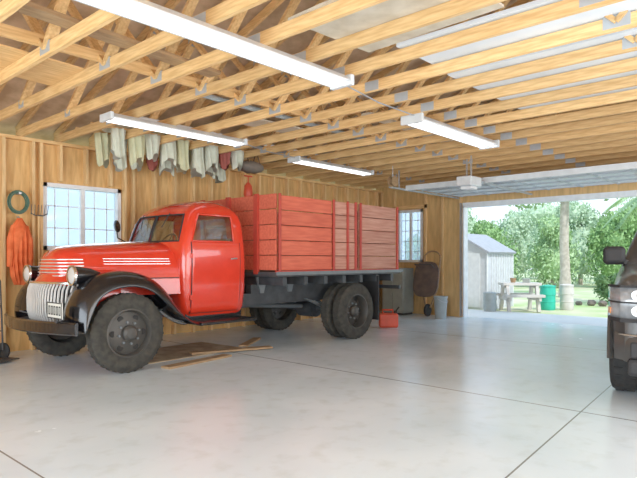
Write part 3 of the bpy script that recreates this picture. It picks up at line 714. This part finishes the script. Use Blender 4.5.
# cloths hanging down between the chords from rails laid on top of them
t=thing('hanging_rack','pair of wooden rails laid on the truss chords near the back wall','rack',(4.75,7.0,ZT))
for yy in (0,.42): MB().box(-1.35,1.35,yy-.02,yy+.02,.0,.03).build('rail','pine_x',t)
desc=['pale beige','yellowish','pale greenish','pale beige','yellowish','pale greenish','pale beige','dark red','pale greenish']
ords=['first','second','third','fourth','fifth','sixth','seventh','eighth','last']
cmap={'pale beige':'cloth_w','pale greenish':'cloth_w','yellowish':'cloth_y','dark red':'cloth_r'}
for row in range(2):
    for k in range(9):
        x=3.77+ (0 if k==0 else .26+.5*((k-1)//2)+.24*((k-1)%2)); h=random.uniform(.24,.44); ph=random.uniform(0,6); w=.108
        N=48; rings=[]; NQ=9
        for q in range(NQ):
            f=q/(NQ-1); z=-h*(1-f); ww=w*(.88+.12*math.cos(3*f+ph))
            rings.append([(ww*math.cos(2*math.pi*j/N), .85*ww*math.sin(2*math.pi*j/N)*(1+.40*math.sin(7*2*math.pi*j/N+ph+f*2.5)), z+(1-f)*.06*math.sin(2*2*math.pi*j/N+ph)) for j in range(N)])
        d=desc[(k+row*4)%9]
        o=MB().loft(rings).build('hanging_cloth',cmap[d],smooth=True,angle=80); o.location=(x,7.0+.42*row,ZT-.002)
        tag(o,f'{d} cloth hanging between the rafters, {ords[k]} from the left in the {"back" if row else "front"} row','cloth',group='cloths hanging between the rafters')
for k in range(5):
    rings=[]; ph=k*1.7; L=.40
    for q in range(9):
        x=-L/2+L*q/8; s=1-.25*abs(q-4)/4
        rings.append([(x+.01*math.sin(j),.16*s*math.cos(2*math.pi*j/20),max(0,.06+.07*s*math.sin(2*math.pi*j/20)*(1+.25*math.sin(3*j+ph+q)))) for j in range(20)])
    o=MB().loft(rings).build('folded_cloth',('cloth_w','cloth_y','cloth_w','cloth_w','cloth_y')[k],smooth=True,angle=80); o.location=(3.9+k*.45,7.21,ZT)
    tag(o,('pale beige','yellowish','pale beige','greenish','yellowish')[k]+f' folded cloth lying on the chords between the rails, {ords[k]} from the left','folded cloth',group='cloths piled on the rafters')
t=thing('duffel_bag','dark bulky bag hanging between the rafters right of the pale cloths','bag',(6.15,7.1,ZT-.30))
rings=[]
for q in range(11):
    f=q/10; s=math.sin(math.pi*(.12+.76*f))**.5
    rings.append([(-.22+.44*f,.13*s*math.cos(2*math.pi*j/20)*(1+.06*math.sin(5*j+q)),.10+.10*s*math.sin(2*math.pi*j/20)*(1+.08*math.sin(3*j+q))) for j in range(20)])
MB().loft(rings).build('bag_body','cloth_g',t,smooth=True,angle=80)
for s in (-.12,.12): MB().tube([(s,-.09,.15),(s,-.03,.31),(s,.03,.31),(s,.09,.15)],.010,6).build('strap','leather',t,smooth=True)
MB().tube([(-.33,0,.313),(.33,0,.313)],.012,8).build('hanging_dowel','pine_x',t,smooth=True)
# gas can
t=thing('gas_can','red plastic gas can on the floor behind the truck','gas can',(8.38,5.94,0),R(-50))
MB().box(-.17,.17,-.12,.12,0,.25).build('can_body','can',t,bevel=.035,seg=3)
MB().tube([(-.1,0,.24),(-.1,0,.31),(.08,0,.31),(.08,0,.24)],.016,8).build('handle','can',t,smooth=True)
MB().tube([(.12,0,.24),(.13,0,.29)],.03,12).tube([(.13,0,.28),(.19,0,.36)],.014,8).build('spout','plastic',t,smooth=True)
t=thing('metal_cabinet','low grey-green metal cabinet against the end wall behind the truck','cabinet',(10.6,7.25,0))
MB().box(-.2,.2,-.28,.28,.04,1.02).build('body','cab',t,bevel=.01); MB().box(-.22,-.2,-.27,-.005,.07,1.0).build('door','cab',t,bevel=.005); MB().box(-.22,-.2,.005,.27,.07,1.0).build('door','cab',t,bevel=.005)
MB().box(-.18,.18,-.26,.26,0,.04).build('plinth','frame',t)
# wheelbarrow leaning upright
t=thing('wheelbarrow','dark wheelbarrow stood on end, leaning on the end wall','wheelbarrow',(10.36,6.44,0),R(-90))
TT=Matrix.Translation((0,.10,.12))@Euler((R(-10),0,0)).to_matrix().to_4x4()
rings=[]
for d,sc in ((0.0,1.0),(.06,.95),(.16,.72),(.17,.70)):
    rg_=[]
    for k in range(24):
        a=2*math.pi*k/24; cx=.30*sc*math.copysign(abs(math.cos(a))**.6,math.cos(a)); cz=.38*sc*math.copysign(abs(math.sin(a))**.6,math.sin(a))+.66
        rg_.append(TT@Vector((cx,d-.14,cz)))
    rings.append(rg_)
MB().loft(rings,True,True).build('tray','darkgrey',t,smooth=True)
arch=[(-.05,.06,.08),(-.20,.05,.5),(-.20,.05,1.1)]+[(.20*math.cos(R(180-a)),.05,1.14+.16*math.sin(R(a))) for a in range(20,161,20)]+[(.20,.05,1.1),(.20,.05,.5),(.05,.06,.08)]
MB().tube([TT@Vector(p) for p in arch],.018,8).build('tubular_frame','brown',t,smooth=True)
MB().lathe([(.03,-.03),(.10,-.035),(.13,-.02),(.13,.02),(.10,.035),(.03,.03)],24,Matrix.Translation((0,.16,.135))@Euler((0,R(90),0)).to_matrix().to_4x4()).build('wheel','rubber',t,smooth=True)
MB().tube([TT@Vector(p) for p in ((-.18,.04,.85),(-.2,-.3,.95),(.2,-.3,.95),(.18,.04,.85))],.012,6).build('legs','frame',t,smooth=True)
t=thing('grey_bin','grey plastic bin on the floor beside the wheelbarrow','bin',(10.3,6.0,0))
MB().lathe([(.11,0),(.135,.42),(.145,.44),(.145,.46),(.125,.46),(.12,.42),(.10,.03),(.0001,.03)],28,cap=False).build('bucket','grey',t,smooth=True)
MB().tube([(-.14,0,.42),(-.12,-.1,.36),(0,-.15,.33),(.12,-.1,.36),(.14,0,.42)],.005,6).build('bail_handle','steel',t,smooth=True)
tag(MB().obox((0,0,.006),(1.5,.9,.012),(0,0,.05)).build('cardboard_sheet','card'),'brown cardboard sheet on the floor under the truck cab','cardboard').location=(4.25,6.35,0)
tag(MB().obox((0,0,.012),(1.0,.14,.024),(0,0,.15)).build('loose_board','brown',bevel=.003),'brown board on the floor under the running board','board').location=(4.0,5.55,0)
tag(MB().obox((0,0,.012),(1.1,.13,.024),(0,0,-.35)).build('loose_board','brown',bevel=.003),'brown board on the floor angled behind the front wheel','board').location=(4.75,5.85,.0125)
tag(MB().obox((0,0,.012),(.8,.12,.024),(0,0,.6)).build('loose_board','brown',bevel=.003),'short brown board on the floor beneath the front of the wooden box','board').location=(5.45,6.3,0)
t=thing('hand_pump','small red hand pump hanging on the back wall above the truck box','hand pump',(6.73,YB-.16,2.33))
MB().lathe([(.07,0),(.085,.05),(.07,.20),(.03,.26),(.0001,.28)],20,cap=False).build('tank','can',t,smooth=True); MB().tube([(0,0,.27),(0,0,.38)],.012,6).tube([(-.09,0,.38),(.09,0,.38)],.014,6).build('handle','can',t); MB().tube([(0,.02,.2),(0,.08,.2)],.01,6).build('bracket','steel',t)
t=thing('cord_reel','small orange-brown cord reel hanging from the trusses near the opener','cord reel',(8.1,5.65,2.45))
MB().lathe([(.09,-.05),(.09,-.04),(.05,-.04),(.05,.04),(.09,.04),(.09,.05)],20,Matrix.Translation((0,0,.1))@Euler((R(90),0,0)).to_matrix().to_4x4()).build('reel','brown',t,smooth=True)
MB().tube([(0,0,.15),(0,0,.37)],.006,6).build('hanger','steel',t)

# ------------------------------------------------------------------ OUTSIDE
GZ=-.03
struct(MB().box(-40,70,-50,60,-.30,-.17).build('ground','grass'))
struct(MB().box(XE+.15,12.9,-6,9.5,-.17,-.01).build('driveway','drive'))
struct(MB().box(12.9,70,-30,40,-.17,GZ).build('yard','grass'))
def leaves(mb, c, rad, n, s, rnd):
    for _ in range(n):
        while True:
            p=Vector((rnd.uniform(-1,1),rnd.uniform(-1,1),rnd.uniform(-1,1)))
            if .5<p.length<1: break
        p*= rnd.uniform(.9,1.12)
        q=Vector((c[0]+p.x*rad[0],c[1]+p.y*rad[1],c[2]+p.z*rad[2]))
        if q.z<.02: continue
        e=Euler((rnd.uniform(0,6),rnd.uniform(0,6),rnd.uniform(0,6))).to_matrix()
        k=s*rnd.uniform(.6,1.3)
        mb.add([q+e@Vector((-k,0,0)),q+e@Vector((0,-k*.5,0)),q+e@Vector((k,0,0)),q+e@Vector((0,k*.5,0))],[(0,1,2,3)])
def core(mb,c,rad,rnd):
    n=12
    rings=[]
    for i in range(1,8):
        th=math.pi*i/8
        rings.append([(c[0]+rad[0]*.68*math.sin(th)*math.cos(2*math.pi*k/n)*rnd.uniform(.8,1.1),c[1]+rad[1]*.68*math.sin(th)*math.sin(2*math.pi*k/n)*rnd.uniform(.8,1.1),max(.0,c[2]+rad[2]*.68*math.cos(th))) for k in range(n)])
    mb.loft(rings)
def bush(x,y,h,w,m,lab,seed,trunk=True,n=5600,name='tree'):
    rnd=random.Random(seed)
    t=thing(name,lab,'tree' if trunk else 'bush',(x,y,GZ),group=None)
    b=MB()
    for k in range(10):
        a=rnd.uniform(0,6.3); d=rnd.uniform(.2,.65)*w
        c=(d*math.cos(a),d*math.sin(a),h*rnd.uniform(.3,.86)); rad=(w*.44,w*.44,h*.17)
        core(b,c,rad,rnd); leaves(b,c,rad,n//13,.085 if h>1.5 else .05,rnd)
    c=(0,0,h*.4); core(b,c,(w*.95,w*.95,h*.44),rnd); leaves(b,c,(w,w,h*.44),n//4,.085 if h>1.5 else .05,rnd)
    b.build('foliage',m,t,norm=False)
    if trunk: MB().tube([(0,0,0),(.05,.03,h*.3),(0,0,h*.6)],[.12,.09,.05],8).build('trunk','bark',t,smooth=True)
spots=[(22.6,13.6,3.0,1.2,'leaf2','grey-green tree behind the shed roof'),(24.2,11.5,3.3,1.15,'leaf1','mid green tree just right of the shed'),(25.9,9.4,3.1,1.15,'leaf2','lower grey-green tree behind the picnic table'),(27.5,7.3,3.4,1.2,'leaf1','rounded green tree just right of the pale trunk'),(29.1,5.2,3.9,1.2,'leaf2','green tree under the drooping palm fronds'),(30.6,3.1,4.1,1.2,'leaf3','darker green tree farthest right beyond the door opening'),
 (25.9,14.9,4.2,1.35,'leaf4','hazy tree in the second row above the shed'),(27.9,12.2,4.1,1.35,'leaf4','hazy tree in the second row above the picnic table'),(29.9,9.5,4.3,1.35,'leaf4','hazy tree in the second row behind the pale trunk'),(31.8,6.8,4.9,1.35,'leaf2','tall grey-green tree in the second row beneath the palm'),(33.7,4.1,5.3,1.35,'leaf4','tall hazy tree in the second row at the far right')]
for i,(x,y,h,w,m,lab) in enumerate(spots): bush(x,y,h,w,m,lab,i+3,n=7000)
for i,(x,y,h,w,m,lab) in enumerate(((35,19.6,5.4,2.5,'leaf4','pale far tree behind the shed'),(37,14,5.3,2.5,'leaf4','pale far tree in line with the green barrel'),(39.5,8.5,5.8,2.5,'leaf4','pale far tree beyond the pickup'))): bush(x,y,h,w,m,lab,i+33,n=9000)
bush(17.4,4.65,.85,.5,'leaf3','dark low shrub right of the grey barrel',60,False,2200,'shrub')
# trunk tree
t=thing('bare_trunk_tree','tree with thick pale trunk standing in the yard beyond the door','tree',(19.4,6.65,GZ))
MB().tube([(0,0,0),(.02,0,.8),(0,.03,1.8),(-.04,0,2.8),(0,0,3.9)],[.22,.16,.145,.14,.12],12).tube([(-.02,0,3.2),(-.2,.5,3.6),(-.3,1.0,3.9)],[.07,.05,.03],8).tube([(0,0,3.4),(.2,-.5,3.7),(.3,-1.0,4.1)],[.07,.05,.03],8).build('trunk','bark',t,smooth=True)
b=MB(); rnd=random.Random(5)
for c in ((0,0,4.2),(-.4,1.2,3.9),(.4,-1.2,4.1)): leaves(b,c,(1.1,1.1,.9),1500,.09,rnd)
b.build('foliage','leaf2',t,norm=False)
# palm
t=thing('palm_tree','palm with drooping fronds at the right of the door opening','palm',(16.8,3.15,GZ))
MB().tube([(0,0,0),(.03,0,1.5),(0,0,3.0)],[.16,.13,.13],10).build('trunk','bark',t,smooth=True)
for k in range(14):
    a=2*math.pi*k/14+.2; up=.5 if k%2 else .15; fb=MB(); P=[]
    for q in range(9):
        s=q/8; rr_=1.5*s; P.append(Vector((rr_*math.cos(a),rr_*math.sin(a),3.05+up*s*1.3-1.1*s*s)))
    fb.tube(P,.012,5)
    side=Vector((-math.sin(a),math.cos(a),0))
    for q in range(1,9):
        for w_ in (0,.25,.5,.75):
            if q==8 and w_: continue
            p=P[q]+(P[min(8,q+1)]-P[q])*w_
            for sg in (-1,1):
                L=.40*(1-abs(q-4)/9); tip=p+side*sg*L*.7+Vector((math.cos(a)*.12,math.sin(a)*.12,-.30*L*1.6)); wv=Vector((math.cos(a),math.sin(a),0))*.028
                fb.add([p-wv,p+wv,tip],[(0,1,2)])
    fb.build('frond','leaf2',t,norm=False)
# shed
t=thing('garden_shed','small pale grey garden shed with dark gable roof outside the door','shed',(13.9,7.0,GZ),R(0))
MB().box(-.75,.75,-.62,.9,0,1.45).prism([(-.62,1.45),(.9,1.45),(.14,1.86)],-.75,.75,'x').build('wall','shed',t)
MB().bar((-.0,-.70,1.41),(0,.16,1.90),1.62,.05,up=(0,-.5,1)).build('roof_panel','shedroof',t)
MB().bar((-.0,.98,1.41),(0,.12,1.90),1.62,.05,up=(0,.5,1)).build('roof_panel','shedroof',t)
MB().box(-.77,-.75,-.45,.12,.05,1.4).build('door','shedtrim',t); MB().box(-.77,-.75,.14,.72,.05,1.4).build('door','shedtrim',t)
for q in range(9): MB().box(-.495+q*.14,-.475+q*.14,-.637,-.62,.05,1.42).build('siding_batten','shedtrim',t)
for xx in (-.74,.74): MB().box(xx-.03,xx+.03,-.645,-.62,0,1.44).build('corner_trim','shedtrim',t)
# picnic table
t=thing('picnic_table','weathered grey picnic table outside beside the shed','picnic table',(13.36,5.64,GZ),R(-50))
t.scale=(.86,.82,.97)
b=MB()
for k in range(5): b.box(-.52,.52,-.29+k*.118,-.29+k*.118+.11,.65,.71)
b.box(-.44,-.36,-.27,.27,.59,.65).box(.36,.44,-.27,.27,.59,.65)
b.build('table_top','picnic',t)
for s in (-1,1):
    MB().box(-.52,.52,s*.45-.13,s*.45+.13,.37,.43).build('bench','picnic',t)
for s in (-.4,.4):
    MB().bar((s,-.2,.66),(s,-.42,0),.08,.12,up=(0,1,0)).build('leg','picnic',t); MB().bar((s,.2,.66),(s,.42,0),.08,.12,up=(0,1,0)).build('leg','picnic',t)
    MB().box(s-.03,s+.03,-.55,.55,.28,.37).build('bench_support','picnic',t)
zt=GZ+.71*.97
tag(MB().lathe([(.05,0),(.075,.10),(.08,.11),(.07,.11),(.045,.01),(.0001,.01)],18,cap=False).build('flower_pot','brown',smooth=True),'small brown pot standing on the picnic table','pot').location=(13.25,5.75,zt)
tag(MB().obox((0,0,.05),(.22,.16,.10),(0,0,.3)).build('storage_box','cab',bevel=.01),'small dark grey box standing on the picnic table','box').location=(13.48,5.52,zt)
def barrel(x,y,r,h,m,name,lab):
    t=thing(name,lab,'barrel' if name=='barrel' else 'bin',(x,y,GZ if x>12.9 else -.01))
    MB().lathe([(r*.9,0),(r,.04),(r*.98,h*.33),(r*1.04,h*.35),(r*.98,h*.37),(r*.98,h*.63),(r*1.04,h*.65),(r,h*.9),(r*.95,h),(.0001,h)],24,cap=False).build('body',m,t,smooth=True)
    MB().lathe([(r*1.03,h*.97),(r*1.03,h+.02),(r*.3,h+.04),(.0001,h+.04)],24,cap=False).build('lid',m,t,smooth=True)
barrel(14.2,5.28,.18,.58,'green','barrel','green plastic barrel outside beside the picnic table')
barrel(14.5,4.93,.16,.60,'picnic','barrel','pale grey barrel right of the green one')
barrel(12.7,6.08,.15,.42,'grey','bin','blue-grey bin in front of the shed door')
rnd=random.Random(9)
for k in range(7):
    rg_=[]
    r0=rnd.uniform(.09,.14)
    for i in range(1,5):
        th=math.pi*i/5; rg_.append([(r0*math.sin(th)*math.cos(2*math.pi*q/8)*rnd.uniform(.8,1.2),r0*math.sin(th)*math.sin(2*math.pi*q/8)*rnd.uniform(.8,1.2),r0*.7+r0*.8*math.cos(th)) for q in range(8)])
    o=MB().loft(rg_).build('rock','rock'); o.location=(16.2+.05*(k%3),4.3+(k-3)*.3,GZ-.01)
    tag(o,'dark rough rock in the low row beyond the driveway','rock',group='rocks beyond the driveway')
struct(MB().box(-6,18,24,24.1,-.1,1.9).build('trim_fence','fence'))

# ------------------------------------------------------------------ light & camera
w=bpy.data.worlds.new('World'); scene.world=w; w.use_nodes=True; nt=w.node_tree; nt.nodes.clear()
out=nt.nodes.new('ShaderNodeOutputWorld'); bg=nt.nodes.new('ShaderNodeBackground'); tc=nt.nodes.new('ShaderNodeTexCoord'); sp=nt.nodes.new('ShaderNodeSeparateXYZ'); cr=nt.nodes.new('ShaderNodeValToRGB')
cr.color_ramp.elements[0].position=0; cr.color_ramp.elements[0].color=(.80,.89,1,1); cr.color_ramp.elements[1].position=.6; cr.color_ramp.elements[1].color=(.50,.72,1,1)
nt.links.new(tc.outputs['Generated'],sp.inputs[0]); nt.links.new(sp.outputs['Z'],cr.inputs[0]); nt.links.new(cr.outputs[0],bg.inputs[0]); nt.links.new(bg.outputs[0],out.inputs[0]); bg.inputs[1].default_value=1.45
sun=bpy.data.lights.new('sun','SUN'); sun.energy=2.8; sun.angle=R(2); sun.color=(1,.97,.92)
so=bpy.data.objects.new('sun',sun); COL.objects.link(so); so.rotation_euler=(R(42),0,R(-25))
def area(name,loc,rot,sx,sy,p,c=(.83,.915,1)):
    l=bpy.data.lights.new(name,'AREA'); l.shape='RECTANGLE'; l.size=sx; l.size_y=sy; l.energy=p; l.color=c
    o=bpy.data.objects.new(name,l); COL.objects.link(o); o.location=loc; o.rotation_euler=rot
area('bay_fill',(-2.7,2.6,1.35),(R(90),0,R(-90)),6.5,2.3,230)  # fill lamp across the rear opening, added to brighten the interior
area('side_fill',(5.0,-2.05,1.5),(R(90),0,0),11,2.2,340)  # long unseen fill along the camera side, added to lift the far end
area('ceiling_fill',(1.5,-1.2,.25),(R(180),0,0),5,1.4,80)  # upward-facing fill near the floor, added to brighten the ceiling
cd=bpy.data.cameras.new('camera'); cam=bpy.data.objects.new('camera',cd); COL.objects.link(cam)
cam.location=(0,0,1.2); cam.rotation_euler=(R(90),0,R(-47.68)); cd.sensor_width=36; cd.lens=32.2; cd.shift_y=.033; cd.clip_start=.05
scene.camera=cam
